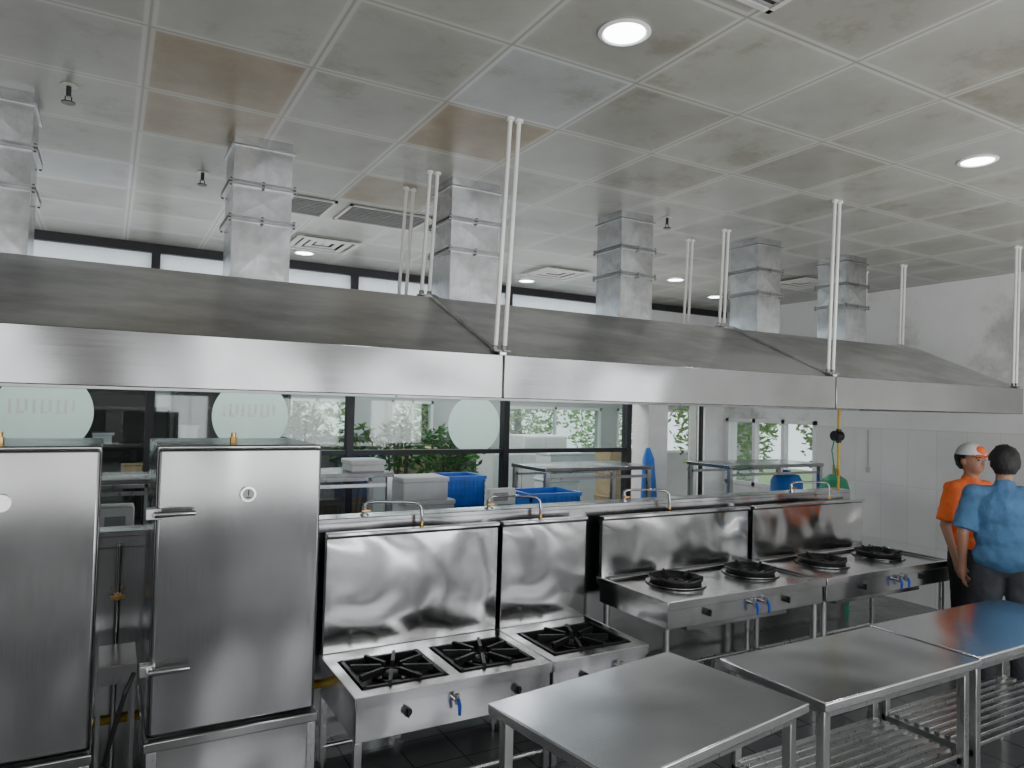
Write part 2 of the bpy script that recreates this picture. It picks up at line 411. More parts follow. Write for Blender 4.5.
# ------------------------------------------------------------------ steam cabinets
def make_cabinet(label, x0):
    W, D, z0, z1 = .655, .62, .60, 1.757
    t = thing('steam_cabinet', label, 'steam cabinet', (x0, 3.15, 0), 0, 'tall stainless steam cabinets')
    MB().box(0, W, .03, D, z0+.01, z1).obj('body', M_cab, t, .006)
    d = MB().box(.004, W-.004, 0, .028, z0+.012, z1-.012).obj('door', M_cab, t, .012)
    g = MB(); g.cyl((.345,-.018,1.555), (.345,.002,1.555), .031, seg=28); g = g.obj('gauge', M_chrome, d)
    MB().cyl((.345,-.021,1.555), (.345,-.0185,1.555), .023, seg=28).obj('dial_face', M_dial, g)
    MB().box(.343,.347,-.023,-.0212,1.55,1.573).box(.336,.354,-.023,-.0212,1.541,1.545).obj('needle', M_blk, g)
    for z in (1.49, .88):
        l = MB().box(-.035, .02, -.02, .03, z-.022, z+.022).cyl((.0,-.045,z),(.0,-.01,z),.013,seg=14).obj('latch', M_leg, t, .003)
        MB().tube([(-.005,-.05,z),(.06,-.055,z+.005),(.14,-.055,z+.004)], .012, 12, [.012,.013,.010]).obj('latch_lever', M_chrome, l)
    MB().cyl((.31,.2,z1),(.31,.2,z1+.025),.016,seg=8).cyl((.31,.2,z1+.025),(.31,.2,z1+.045),.011,seg=12).obj('steam_valve', M_brass, t)
    MB().box(-.012, W+.008, -.03, D+.01, .565, .605).obj('stand_rim', M_band, t, .005)
    MB().prism([(-.018,.565),(-.012,.40),(-.018,.16),(-.002,.16),(.0,.565)], .02, W-.03).obj('base_panel', M_stove, t, .003)
    for xx in (0, W-.012): MB().box(xx, xx+.012, -.01, D-.03, .16, .565).obj('side_panel', M_cab, t, .002)
    for lx in (.0, W-.035):
        for ly in (-.024, D-.05):
            MB().box(lx, lx+.035, ly, ly+.035, .03, .565).cyl((lx+.018,ly+.018,0),(lx+.018,ly+.018,.035),.014,seg=12).obj('leg', M_leg, t, .003)
    MB().cyl((.33,-.045,.36),(.33,-.01,.36),.022,seg=18).obj('knob', M_blk, t)
    return t
make_cabinet('tall stainless steam cabinet between the low stoves and the other cabinet', .18)
dup(bpy.data.objects['steam_cabinet'], (-.665, 3.15, 0), 'tall stainless steam cabinet at the left picture edge')
hs = MB().tube([(.13,3.2,.86),(.10,3.16,.80),(.06,3.2,.62),(.04,3.25,.5),(.05,3.4,.3),(.08,3.5,.1),(.1,3.6,.015)], .009, 10).obj('gas_hose', M_blk); tag(hs, 'black rubber hose hanging between the two steam cabinets', 'hose')
yp = MB().tube([(-1.15,3.932,.40),(1.1,3.932,.40)], .017, 12).obj('gas_pipe', M_yel)
tag(yp, 'yellow gas pipe running low behind the steam cabinets', 'pipe')
gs = thing('gap_shelf', 'narrow steel stand in the gap between the two steam cabinets', 'stand', (.005, 3.5, 0))
MB().box(0,.15,0,.30,.78,.80).box(0,.15,-.004,0,.72,.80).obj('top', M_cab, gs, .002)
for a in (0, .13):
    for b in (0, .28): MB().box(a, a+.015, b, b+.02, 0, .78).obj('leg', M_cab, gs)
wp = thing('water_pipe_riser', 'thin steel water pipe with valve rising between the two steam cabinets', 'pipe', (.075, 3.90, 0))
MB().cyl((0,0,0),(0,0,1.24),.011).obj('pipe', M_chrome, wp); MB().cyl((0,-.03,1.0),(0,.02,1.0),.016).box(-.03,.03,-.04,-.03,.993,1.007).obj('valve', M_brass, wp)

# ------------------------------------------------------------------ service ledge behind the stoves
sl = thing('service_ledge', 'waist high stainless pipe ledge running behind all the stoves', 'counter', (-1.2, 3.93, 0))
MB().box(0, 6.82, 0, .16, 1.27, 1.30).box(0, 6.82, 0, .012, 1.22, 1.28).obj('ledge_top', M_cab, sl, .004)
MB().box(0, 6.8, .02, .03, .1, 1.27).obj('front_panel', M_cab, sl)
MB().box(0, 6.8, .13, .14, .1, 1.27).obj('rear_panel', M_cab, sl)
for k in range(6):
    MB().box(.2+k*1.26, .24+k*1.26, .04, .12, 0, .12).obj('foot', M_leg, sl)

# faucets
def make_faucet(label):
    t = thing('faucet', label, 'faucet', (0,0,1.30), 0, 'swing faucets on the ledge behind the stoves')
    MB().cyl((0,0,0),(0,0,.05),.014,seg=14).cyl((0,0,0),(0,0,.008),.026,seg=18).obj('base', M_chrome, t)
    MB().cyl((0,-.03,.03),(0,.0,.03),.009,seg=10).box(-.025,.025,-.036,-.028,.026,.034).obj('valve_handle', M_brass, t)
    MB().tube([(0,0,.05),(0,0,.06),(.02,-.005,.074),(.06,-.02,.077),(.22,-.10,.080),(.27,-.125,.076),(.295,-.135,.055),(.30,-.138,.0),(.30,-.138,-.03)], .0085, 12).obj('spout', M_chrome, t)
    MB().cyl((.30,-.138,-.028),(.30,-.138,-.055),.012,seg=12).obj('nozzle', M_brass, t)
    return t
f0 = make_faucet('chrome swing faucet on the ledge behind the left low stove'); f0.location = (1.31, 4.0, 1.3)
for x, l in ((2.12, 'chrome swing faucet on the ledge behind the narrow single burner stove'), (3.2, 'chrome swing faucet on the ledge behind the left wok stove'), (4.95, 'chrome swing faucet on the ledge behind the right wok stove')):
    dup(f0, (x, 4.0, 1.3), l)

# ------------------------------------------------------------------ low pot stoves
def burner(parent, cx, cy, z, w, d):
    MB().box(cx-w/2, cx+w/2, cy-d/2, cy+d/2, z-.05, z-.045).obj('drip_tray', M_pan, parent)
    g = MB()
    for s in (-1, 1):
        g.box(cx-w/2+.01, cx+w/2-.01, cy+s*(d/2-.02)-.009, cy+s*(d/2-.02)+.009, z-.045, z+.006)
        g.box(cx+s*(w/2-.02)-.009, cx+s*(w/2-.02)+.009, cy-d/2+.01, cy+d/2-.01, z-.045, z+.006)
    for k in range(8):
        a = k*PI/4 + PI/8
        L = min(w,d)/2/max(abs(math.cos(a)), abs(math.sin(a))) - .02
        c, s_ = math.cos(a), math.sin(a); n = (-s_*.009, c*.009)
        r0, z0, z1 = .055, z-.012, z+.02
        P = [(cx+c*r0+n[0], cy+s_*r0+n[1]), (cx+c*L+n[0], cy+s_*L+n[1]), (cx+c*L-n[0], cy+s_*L-n[1]), (cx+c*r0-n[0], cy+s_*r0-n[1])]
        A = [g.bm.verts.new((p[0], p[1], z0)) for p in P]; B = [g.bm.verts.new((p[0], p[1], z1)) for p in P]
        for i in range(4): g.face([A[i], A[(i+1)%4], B[(i+1)%4], B[i]])
        g.face(B); g.face(A[::-1])
    g.obj('pot_grate', M_iron, parent)
    MB().lathe([(0,.0),(.05,0),(.055,.012),(.04,.022),(0,.024)], (cx,cy,z-.04), 24).lathe([(.085,0),(.10,0),(.10,.014),(.085,.014)], (cx,cy,z-.042), 28, True).obj('burner_head', M_iron, parent)
def knob(parent, x, y, z):
    MB().cyl((x,y-.022,z),(x,y,z),.021,seg=20).box(x-.004,x+.004,y-.034,y-.02,z-.02,z+.02).obj('knob', M_blk, parent)
def bluevalve(parent, x, y, z):
    v = MB().cyl((x,y-.03,z),(x,y,z),.012,seg=12).cyl((x,y-.03,z-.018),(x,y-.03,z+.03),.011,seg=12).obj('gas_valve', M_chrome, parent)
    MB().tube([(x,y-.045,z+.01),(x+.003,y-.055,z-.02),(x+.006,y-.05,z-.065)], .008, 10, [.009,.010,.007]).obj('valve_handle', M_blueh, v)
def low_stove(label, x0, W, nb, valves, knobs):
    t = thing('pot_stove', label, 'gas stove', (x0, 3.2, 0), 0, 'low pot stoves with black square grates')
    D, Z = .62, .60; bw = (W-.10-.06*(nb-1))/nb; bd = .42
    top = MB().box(0, W, 0, .07, Z-.02, Z).box(0, W, .07+bd, D, Z-.02, Z)
    x = 0
    for k in range(nb):
        xe = .05 + k*(bw+.06); top.box(x, xe, .07, .07+bd, Z-.02, Z); x = xe+bw
        top.box(xe, xe+.004, .07, .07+bd, Z-.06, Z-.02); top.box(xe+bw-.004, xe+bw, .07, .07+bd, Z-.06, Z-.02)
    top.box(x, W, .07, .07+bd, Z-.02, Z).box(0,W,-.012,0,Z-.05,Z+.002).box(-.008,.0,-.012,D,Z-.05,Z+.002).box(W,W+.004,-.012,D,Z-.05,Z+.002)
    top.obj('top_plate', M_stove, t, .002)
    MB().box(.004, W-.004, .004, .016, .39, Z-.02).box(.004,.016,.016,D-.004,.39,Z-.02).box(W-.016,W-.004,.016,D-.004,.39,Z-.02).box(.016,W-.016,D-.016,D-.004,.39,Z-.02).box(.016,W-.016,.016,D-.016,.39,.40).obj('body', M_stove, t, .002)
    for k in range(nb): burner(t, .05+k*(bw+.06)+bw/2, .07+bd/2, Z, bw, bd)
    MB().prism([(D-.004,Z),(D+.02,Z),(D+.02,1.245),(D-.03,1.245),(D-.03,1.225),(D-.012,1.215)], .01, W-.006).obj('backsplash', M_splash, t, .004)
    for lx in (.0, W-.036):
        for ly in (.0, D-.04): MB().box(lx, lx+.036, ly, ly+.036, .05, .39).cyl((lx+.018,ly+.018,0),(lx+.018,ly+.018,.06),.013,seg=12).obj('leg', M_leg, t, .003)
    for yy in (.03, D-.03): MB().cyl((.02,yy,.13),(W-.02,yy,.13),.013).obj('stretcher', M_leg, t)
    for kx in knobs: knob(t, kx, .004, .495)
    for vx in valves: bluevalve(t, vx, .004, .51)
    return t
low_stove('wide low stainless pot stove with two square burners and tall backsplash', 1.035, 1.06, 2, (.50,), (.25,.85))
low_stove('narrow low stainless pot stove with a single square burner', 2.108, .64, 1, (.44,), (.20,))

# ------------------------------------------------------------------ wok stoves
def wokring(parent, cx, cy, z):
    MB().lathe([(.198,.0),(.198,.004),(.160,.007),(.135,.007),(.135,.0)], (cx,cy,z), 40, True).obj('burner_collar', M_cab, parent)
    g = MB().lathe([(.138,.004),(.162,.004),(.178,.032),(.175,.040),(.160,.040),(.148,.030)], (cx,cy,z), 48, True)
    for k in range(6):
        a = k*PI/3 + .3; c, s = math.cos(a), math.sin(a)
        g.cap((cx+c*.110, cy+s*.110, z+.022), (cx+c*.168, cy+s*.168, z+.044), .008, .010, 8)
    g.obj('wok_ring', M_iron, parent)
    MB().lathe([(0,.001),(.135,.001),(.135,.005),(0,.005)], (cx,cy,z), 32).obj('burner_shade_plate', M_hole, parent)  # flat black plate; the hollow's shade is put into its colour
    MB().lathe([(.02,.005),(.05,.005),(.052,.016),(.035,.020),(.02,.016)], (cx,cy,z), 24, True).obj('burner_head', M_iron, parent)
def wok_stove(label, x0, W, rings, sw, valves, knobs):
    t = thing('wok_stove', label, 'gas stove', (x0, 3.18, 0), 0, 'wok stoves with round black rings')
    D, Z = .69, .82
    MB().box(.012, W-.012, .014, D, Z-.022, Z-.016).box(-.004,W+.004,-.012,.016,Z-.04,Z+.010).box(-.004,.014,.016,D,Z-.04,Z+.010).box(W-.014,W+.004,.016,D,Z-.04,Z+.010).obj('top_plate', M_stove, t, .003)
    MB().box(.01, W-.01, .006, .02, .665, Z-.006).box(.01,.022,.02,D-.02,.665,Z-.006).box(W-.022,W-.01,.02,D-.02,.665,Z-.006).box(.022,W-.022,.02,D-.02,.665,.672).obj('body', M_stove, t, .003)
    MB().prism([(D-.05,Z-.016),(D-.02,Z-.016),(D-.02,1.235),(D-.07,1.235),(D-.07,1.215),(D-.05,1.205)], .0, sw).obj('backsplash', M_splash, t, .004)
    for r in rings: wokring(t, r, .41, Z-.010)
    MB().cyl((.05,.62,Z),(W-.08,.62,Z),.012).obj('water_pipe', M_chrome, t)
    for lx in (.02, W-.06):
        for ly in (.03, D-.08): MB().cyl((lx+.02,ly+.02,.05),(lx+.02,ly+.02,.665),.021,seg=18).cyl((lx+.02,ly+.02,0),(lx+.02,ly+.02,.06),.014,seg=12).obj('leg', M_leg, t)
    for a, b in (((.04,.05,.16),(W-.04,.05,.16)), ((.04,D-.06,.16),(W-.04,D-.06,.16)), ((.04,.05,.16),(.04,D-.06,.16)), ((W-.04,.05,.16),(W-.04,D-.06,.16))):
        MB().cyl(a, b, .014).obj('stretcher', M_leg, t)
    for kx in knobs: knob(t, kx, .006, .735)
    for vx in valves: bluevalve(t, vx, .006, .75)
    MB().box(.25, W-.25, .1, .5, .60, .665).obj('gas_box', M_cab, t, .004)
    return t
wok_stove('left stainless wok stove with two black wok rings, beside the pot stoves', 2.88, 1.40, (.44, 1.14), 1.37, (.70,.80), (.32,1.02))
wok_stove('right stainless wok stove with two black wok rings, nearest the two men', 4.30, 1.50, (.50, 1.20), 1.33, (.78,.87), (.40,1.12))

# ------------------------------------------------------------------ work tables
def worktable(label, loc, rz, W, D, name='work_table', group='stainless work tables in the foreground'):
    t = thing(name, label, 'table', loc, rz, group); Z = .80
    MB().box(0, W, 0, D, Z-.04, Z).obj('table_top', M_top, t, .006)
    MB().box(.05, W-.05, .03, .06, Z-.075, Z-.04).box(.05, W-.05, D-.06, D-.03, Z-.075, Z-.04).box(.05,.08,.06,D-.06,Z-.075,Z-.04).box(W-.08,W-.05,.06,D-.06,Z-.075,Z-.04).obj('apron', M_leg, t)
    for lx in (.035, W-.075):
        for ly in (.035, D-.075):
            l = MB().box(lx, lx+.04, ly, ly+.04, .06, Z-.04).obj('leg', M_leg, t, .004)
            MB().cyl((lx+.02,ly+.02,0),(lx+.02,ly+.02,.065),.015,seg=14).lathe([(0,0),(.024,0),(.024,.01),(.014,.014),(0,.014)], (lx+.02,ly+.02,0), 16).obj('foot', M_leg, l)
    zs = .33; n = 9
    for k in range(n):
        y = .06 + (D-.12-.03)*k/(n-1); MB().box(.05, W-.05, y, y+.03, zs, zs+.018).obj('shelf_slat', M_leg, t, .002)
    for a in (.035, W-.075): MB().box(a, a+.04, .05, D-.05, zs-.03, zs).obj('shelf_bearer', M_leg, t)
    return t
r1 = math.radians(8)
W1, D1 = 1.06, .72
bl = Vector((1.32, 2.46)); fl = bl + Vector((math.sin(r1), -math.cos(r1)))*D1
worktable('stainless work table nearest the camera, standing slightly askew', (fl.x, fl.y, 0), r1, W1, D1)
worktable('middle stainless work table, between the askew table and the one by the men', (2.525, 1.86, 0), 0, 1.13, .57)
worktable('stainless work table right of the middle one, in front of the two men', (3.685, 1.88, 0), 0, 1.3, .57)

# ------------------------------------------------------------------ racks behind
def rack(label, x0, y0, W, D, Z=1.42):
    t = thing('steel_rack', label, 'rack', (x0, y0, 0), 0, 'tall steel racks behind the stove line')
    MB().box(0, W, 0, D, Z-.035, Z).obj('top_shelf', M_cab, t, .004)
    MB().box(.02, W-.02, .02, D-.02, .80, .83).obj('middle_shelf', M_stove, t, .004)
    MB().box(.02, W-.02, .02, D-.02, .25, .27).obj('bottom_shelf', M_stove, t, .004)
    for yy in (.03, D-.05): MB().box(.03, W-.03, yy, yy+.02, Z-.11, Z-.085).obj('rail', M_leg, t)
    for lx in (.01, W-.05):
        for ly in (.01, D-.05): MB().box(lx, lx+.04, ly, ly+.04, 0, Z-.035).obj('leg', M_leg, t)
    return t
rack('steel rack seen between the two steam cabinets', -.55, 5.2, .85, .5)
rack('steel rack seen just right of the right steam cabinet', 1.25, 5.2, .68, .5)
rack('steel rack behind the ledge above the narrow stove', 3.3, 5.2, 1.2, .6)
rack('steel rack behind the ledge beside the tiled wall', 5.3, 5.0, 1.4, .6)
worktable('stainless table behind the ledge carrying foam boxes and crates', (2.0, 5.2, 0), 0, 1.2, .7, 'prep_table', 'tables behind the ledge')
def box_item(x, y, z, w, d, h, label, mat=M_foam, name='foam_box', grp='white foam boxes behind the ledge'):
    t = thing(name, label, 'box', (x,y,z), 0, grp)
    MB().box(0,w,0,d,0,h-.04).obj('body', mat, t, .01); MB().box(-.008,w+.008,-.008,d+.008,h-.04,h).obj('lid', mat, t, .01)
box_item(2.03, 5.23, .80, .44, .30, .20, 'bottom white foam box of the stack behind the ledge')
box_item(2.04, 5.23, 1.00, .42, .30, .19, 'middle white foam box of the stack behind the ledge')
box_item(2.02, 5.23, 1.19, .38, .30, .18, 'topmost white foam box of the stack behind the ledge')
box_item(1.62, 5.28, 1.42, .26, .26, .09, 'flat white foam box on the rack right of the steam cabinet')
def crate(x, y, z, w, d, h, label, mat=M_bluep):
    t = thing('plastic_crate', label, 'crate', (x,y,z), 0, 'plastic crates behind the ledge')
    m = MB().box(0,w,0,d,0,.012).box(0,w,0,.012,0,h).box(0,w,d-.012,d,0,h).box(0,.012,0,d,0,h).box(w-.012,w,0,d,0,h)
    for k in range(1,5): m.box(-.006, w+.006, -.006, 0, h*k/5, h*k/5+.012)
    for k in range(9): m.box(.02+k*(w-.05)/8, .03+k*(w-.05)/8, -.006, 0, 0, h)
    m.obj('basket', mat, t); MB().box(-.012,w+.012,-.012,.0,h-.03,h).box(-.012,w+.012,d,d+.012,h-.03,h).box(-.012,0,0,d,h-.03,h).box(w,w+.012,0,d,h-.03,h).obj('rim', mat, t)
crate(2.50, 5.52, .80, .38, .32, .28, 'lower blue crate beside the foam boxes')
crate(2.50, 5.52, 1.08, .38, .32, .26, 'upper blue crate beside the foam boxes')
crate(2.84, 4.68, .9, .46, .36, .38, 'wide blue crate on the trolley in front of the rack')
tr = thing('trolley', 'steel trolley behind the ledge under the wide blue crate', 'trolley', (2.77, 4.64, 0))
for z in (.88, .3): MB().box(0,.66,0,.46,z,z+.02).obj('shelf', M_stove, tr)
for a in (.01,.63):
    for b in (.01,.43): MB().cyl((a,b,.08),(a,b,.88),.012,seg=10).obj('post', M_leg, tr); MB().cyl((a-.01,b,.04),(a+.01,b,.04),.04,seg=16).obj('wheel', M_blk, tr)
dr = thing('plastic_drum', 'small bright blue plastic drum under the top of the right rack', 'drum', (6.42, 5.25, .83))
MB().lathe([(0,0),(.15,0),(.165,.03),(.17,.2),(.165,.38),(.13,.45),(.05,.47),(0,.47)], (0,0,0), 28).obj('body', M_bluep, dr); MB().cyl((.0,0,.47),(0,0,.50),.04).obj('lid', M_bluep, dr)
tp = MB().tube([(4.78,5.55,.0),(4.79,5.58,.8),(4.80,5.62,1.45),(4.80,5.63,1.56)], .06, 12, [.09,.10,.06,.02]).obj('tarp_roll', M_bluep); tag(tp, 'tall rolled blue tarp standing right of the middle rack', 'tarp')
gc = thing('gas_cylinder', 'green gas cylinder standing behind the right end of the ledge', 'gas cylinder', (6.12, 4.45, 0))
MB().lathe([(0,0),(.13,0),(.14,.03),(.14,1.22),(.11,1.32),(.04,1.37),(0,1.37)], (0,0,0), 28).obj('body', M_green, gc)
MB().cyl((0,0,1.37),(0,0,1.46),.018).cyl((0,-.05,1.42),(0,.0,1.42),.014).obj('valve', M_brass, gc)
sc = thing('weighing_scale', 'small weighing scale with white display beside the blue crates', 'scale', (2.56, 4.45, 0))
MB().box(-.15,.2,-.15,.25,0,.06).obj('platform', M_stove, sc, .005); MB().cyl((0,.2,.06),(0,.2,1.2),.018).obj('pole', M_leg, sc)
ds = MB().box(-.11,.11,.16,.22,1.22,1.34).obj('display_box', M_white, sc, .01); MB().box(-.08,.04,.155,.16,1.25,1.31).obj('screen', M_grey, ds)
ct = thing('control_box', 'white control box with grey screen between the two steam cabinets', 'device', (-.02, 5.3, .83))
MB().box(0,.2,0,.2,0,.40).obj('case', M_white, ct, .01); MB().box(.03,.15,-.006,0,.26,.34).obj('screen', M_grey, ct)

# clutter beyond the glass
def cab_far(x, y, w, h, label, mat, name='cabinet', cat='cabinet'):
    t = thing(name, label, cat, (x, y, 0))
    MB().box(0,w,0,.5,.08,h).obj('body', mat, t, .008)
    for k in (0, 1): d = MB().box(.01+k*w/2, w/2-.01+k*w/2, -.02, 0, .1, h-.02).obj('door', mat, t, .004); MB().box(w/2-.05+k*.06, w/2-.03+k*.06, -.045, -.02, h*.5, h*.5+.15).obj('handle', M_grey, d)
    MB().box(.03,w-.03,.03,.47,0,.08).obj('plinth', M_blk, t)
cab_far(4.6, 8.6, .9, 1.30, 'low white cabinet behind the glass right of the middle post', M_white)
cab_far(1.15, 8.4, .7, 1.28, 'low grey cabinet behind the glass left of the plants', M_grey)
cab_far(5.55, 9.4, .8, 1.50, 'taller white cabinet behind the glass beside the wide window', M_foam)
cab_far(2.55, 9.9, .8, 1.45, 'dark cabinet behind the glass behind the potted plants', M_dark)
cab_far(4.4, 10.2, 1.0, 1.40, 'wide dark cabinet against the far wall by the window', M_dark)
def stack(x, y, n, mat, kind, where):
    for k in range(n):
        lv = 'bottom' if k == 0 else ('top' if k == n-1 else ('second' if k == 1 else 'third'))
        box_item(x+random.uniform(-.02,.02), y+random.uniform(-.02,.02), k*.34, .48, .36, .34, '%s %s of the stack %s' % (lv, kind, where), mat, 'carton', 'cartons stacked beyond the glass')
stack(3.45, 8.9, 4, M_card, 'brown carton', 'between the plants behind the glass')
stack(.45, 8.2, 4, M_grey, 'grey carton', 'right of the leftmost glass post')
stack(6.35, 8.3, 4, M_card, 'brown carton', 'seen through the opening right of the pillar')
stack(4.95, 7.7, 4, M_foam, 'white carton', 'close behind the glass above the middle rack')

# yellow gas riser
gr = thing('gas_riser', 'yellow gas pipe with black regulator rising from the ledge to the hood', 'gas pipe', (5.54, 3.99, 1.30))
MB().cyl((0,0,0),(0,0,.9),.012).obj('pipe', M_yel, gr)
MB().cyl((-.06,0,.46),(.02,0,.46),.045,seg=20).cyl((0,0,.40),(0,0,.52),.022).obj('regulator', M_blk, gr)
MB().cyl((0,0,.12),(0,0,.17),.02,seg=8).obj('fitting', M_brass, gr)
MB().tube([(-.05,0,.44),(-.09,0,.34),(-.07,-.01,.2),(-.03,-.01,.05)], .006).obj('hose', M_green, gr)

# ------------------------------------------------------------------ wall bits
cd = MB().tube([(RX-.025,4.95,1.78),(RX-.02,4.95,1.36)], .006).box(RX-.03,RX-.012,4.93,4.97,1.31,1.37).obj('wall_conduit', M_fwall); tag(cd, 'short thin grey conduit ending in a small box on the right wall', 'conduit')
c3 = MB().cyl((6.75,GY-.1,0),(6.75,GY-.1,2.4),.05).obj('drain_pipe', M_white); tag(c3, 'white vertical drain pipe beside the pillar in the back wall', 'pipe')
c4 = MB().cyl((6.92,GY-.08,0),(6.92,GY-.08,2.4),.03).obj('drain_pipe', M_blk); tag(c4, 'thin black pipe beside the white drain pipe', 'pipe')

# discs on glass
for x, z, r, l, txt in ((-.46,1.80,.36,'round frosted sticker on the glass above the left steam cabinet',1), (1.19,1.795,.345,'round frosted sticker on the glass above the right steam cabinet',1), (3.57,1.73,.32,'plain round frosted sticker on the glass left of the middle post',0)):
    t = thing('frosted_sticker', l, 'sticker', (x, GY-.002, z), 0, 'round frosted stickers on the glass')
    MB().cyl((0,-.002,0),(0,.002,0), r, seg=64).obj('disc', M_frost, t)
    if txt:
        # faint mirrored letters, too pale to read in the photograph
        m = MB(); z0, z1 = -.01, .11
        def bar(xa, xb, za, zb): m.box(xa, xb, -.003, -.002, za, zb)
        for k in range(9):
            xa = -.25 + k*.056; bar(xa, xa+.022, z0 + (.0, .0, .02)[k%3], z1)
            if k in (1, 4, 6): bar(xa+.022, xa+.056, z0, z0+.02)
        m.obj('lettering', M_pink, t)

# ------------------------------------------------------------------ ceiling fittings
def downlight(x, y, label, lamp=True):
    t = thing('downlight', label, 'ceiling light', (x, y, CZ), 0, 'round recessed downlights')
    MB().lathe([(.078,-.002),(.094,-.002),(.096,-.006),(.082,-.011),(.076,-.006)], (0,0,0), 40, True).obj('trim_ring', M_white, t)
    MB().lathe([(0,-.006),(.077,-.006),(.077,-.001),(0,-.001)], (0,0,0), 40).obj('lens', M_lens, t)
    if lamp:
        l = bpy.data.lights.new('downlight_lamp', 'SPOT'); l.energy = lamp; l.spot_size = 2.6; l.spot_blend = .6; l.shadow_soft_size = .08; l.color = (.93,.97,1)
        o = bpy.data.objects.new('downlight_lamp', l); COL.objects.link(o); o.location = (x, y, CZ-.03)
downlight(1.584, 2.03, 'large bright round downlight nearest the camera', 32)
downlight(3.984, 2.057, 'bright round downlight to the right, over the aisle by the men', 32)
downlight(1.53, 6.65, 'small far downlight beside the square diffuser above the left ducts', 20)
downlight(3.92, 6.65, 'small far downlight between the middle ducts', 20)
downlight(5.13, 5.63, 'small far downlight right of the duct over the left wok stove', 20)
downlight(6.28, 6.2, 'small far downlight just left of the fifth duct', 20)
def grille(x, y, w, d, label, ns=9):
    t = thing('ceiling_grille', label, 'ceiling vent', (x, y, CZ), 0, 'slatted ceiling grilles')
    MB().box(-w/2,w/2,-d/2,d/2,-.003,-.001).obj('backing', M_ventd, t)
    MB().box(-w/2,w/2,-d/2,-d/2+.02,-.014,-.001).box(-w/2,w/2,d/2-.02,d/2,-.014,-.001).box(-w/2,-w/2+.02,-d/2,d/2,-.014,-.001).box(w/2-.02,w/2,-d/2,d/2,-.014,-.001).obj('frame', M_vent, t)
    for k in range(ns):
        yy = -d/2+.03 + (d-.06)*k/(ns-1); MB().box(-w/2+.02,w/2-.02,yy-.005,yy+.005,-.010,-.004).obj('slat', M_slat, t)
grille(1.72, 5.03, .62, .45, 'wide dark slatted grille right of the second duct', 11)
grille(1.12, 5.03, .4, .45, 'smaller dark slatted grille touching the second duct in view', 11)
grille(1.70, 1.45, .42, .42, 'slatted ceiling grille cut by the top picture edge', 12)
def diffuser(x, y, label):
    t = thing('ceiling_diffuser', label, 'ceiling vent', (x, y, CZ), 0, 'square ceiling diffusers')
    MB().box(-.2,.2,-.2,.2,-.003,-.001).obj('backing', M_ventd, t)
    for k, r in enumerate((.27, .20, .13, .06)):
        m = MB(); z = -.004 - .006*(3-k); w_ = .045
        m.box(-r,r,-r,-r+w_,z-.006,z).box(-r,r,r-w_,r,z-.006,z).box(-r,-r+w_,-r+w_,r-w_,z-.006,z).box(r-w_,r,-r+w_,r-w_,z-.006,z)
        m.obj('vane_ring', M_vent, t)
diffuser(1.57, 6.15, 'square ceiling diffuser right of the second duct')
diffuser(3.91, 6.05, 'square ceiling diffuser between the third and fourth ducts')
diffuser(6.24, 4.95, 'square ceiling diffuser beside the rightmost duct')
def sprinkler(x, y, label):
    t = thing('sprinkler', label, 'sprinkler', (x, y, CZ), 0, 'black ceiling sprinklers')
    MB().lathe([(0,-.004),(.035,-.004),(.035,-.001),(0,-.001)], (0,0,0), 20).obj('plate', M_vent, t)
    MB().cyl((0,0,-.005),(0,0,-.05),.01).cyl((-.012,0,-.05),(-.012,0,-.075),.003,seg=6).cyl((.012,0,-.05),(.012,0,-.075),.003,seg=6).obj('body', M_blk, t)
    MB().lathe([(0,-.075),(.028,-.075),(.028,-.08),(0,-.08)], (0,0,0), 16).obj('deflector', M_blk, t)
sprinkler(-.2, 3.69, 'black sprinkler beside the leftmost duct')
sprinkler(3.42, 3.85, 'black sprinkler right of the duct over the left wok stove')
sprinkler(.45, 4.66, 'black sprinkler left of the second duct')

# ------------------------------------------------------------------ plants and trees
def leaves(m, cx, cy, cz, rx, ry, rz, n, s):
    for _ in range(n):
        while True:
            p = Vector((random.uniform(-1,1), random.uniform(-1,1), random.uniform(-1,1)))
            if p.length <= 1: break
        p = Vector((cx+p.x*rx, cy+p.y*ry, cz+p.z*rz))
        a = Vector((random.gauss(0,1), random.gauss(0,1), random.gauss(0,.6))).normalized()*s*random.uniform(.7,1.2)
        b = a.cross(Vector((random.gauss(0,1),random.gauss(0,1),random.gauss(0,1)))).normalized()*s*.42
        m.quad(p-a, p+b*.8, p+a, p-b*.8)
def pot_plant(x, y, h, label, r=.4):
    t = thing('potted_plant', label, 'plant', (x, y, 0), 0, 'potted plants behind the glass')
    MB().lathe([(0,0),(.15,0),(.2,.4),(.21,.42),(.19,.42),(.18,.38),(0,.38)], (0,0,0), 24).obj('pot', M_pot, t)
    for k in range(5): MB().tube([(math.cos(k*1.3)*.03,math.sin(k*1.3)*.03,.38),(math.cos(k*1.3)*.1,math.sin(k*1.3)*.1,h*.6),(math.cos(k*1.3)*r*.5,math.sin(k*1.3)*r*.5,h-.15)], .012, 6).obj('stem', M_bark, t)
    m = MB(); leaves(m, 0, 0, h-.36, r, r, .38, int(420*(r/.4)**2), .075); m.obj('foliage', M_leaf, t)
pot_plant(2.98, 7.9, 1.82, 'taller slim potted plant behind the glass, left of the plain sticker', .27)
pot_plant(3.75, 8.2, 1.66, 'bushy potted plant behind the glass, below the plain sticker', .44)
pot_plant(2.15, 9.0, 1.85, 'potted plant behind the glass just right of the right steam cabinet', .30)
pot_plant(2.82, 9.0, 1.70, 'shorter potted plant behind the glass beside the taller one', .30)
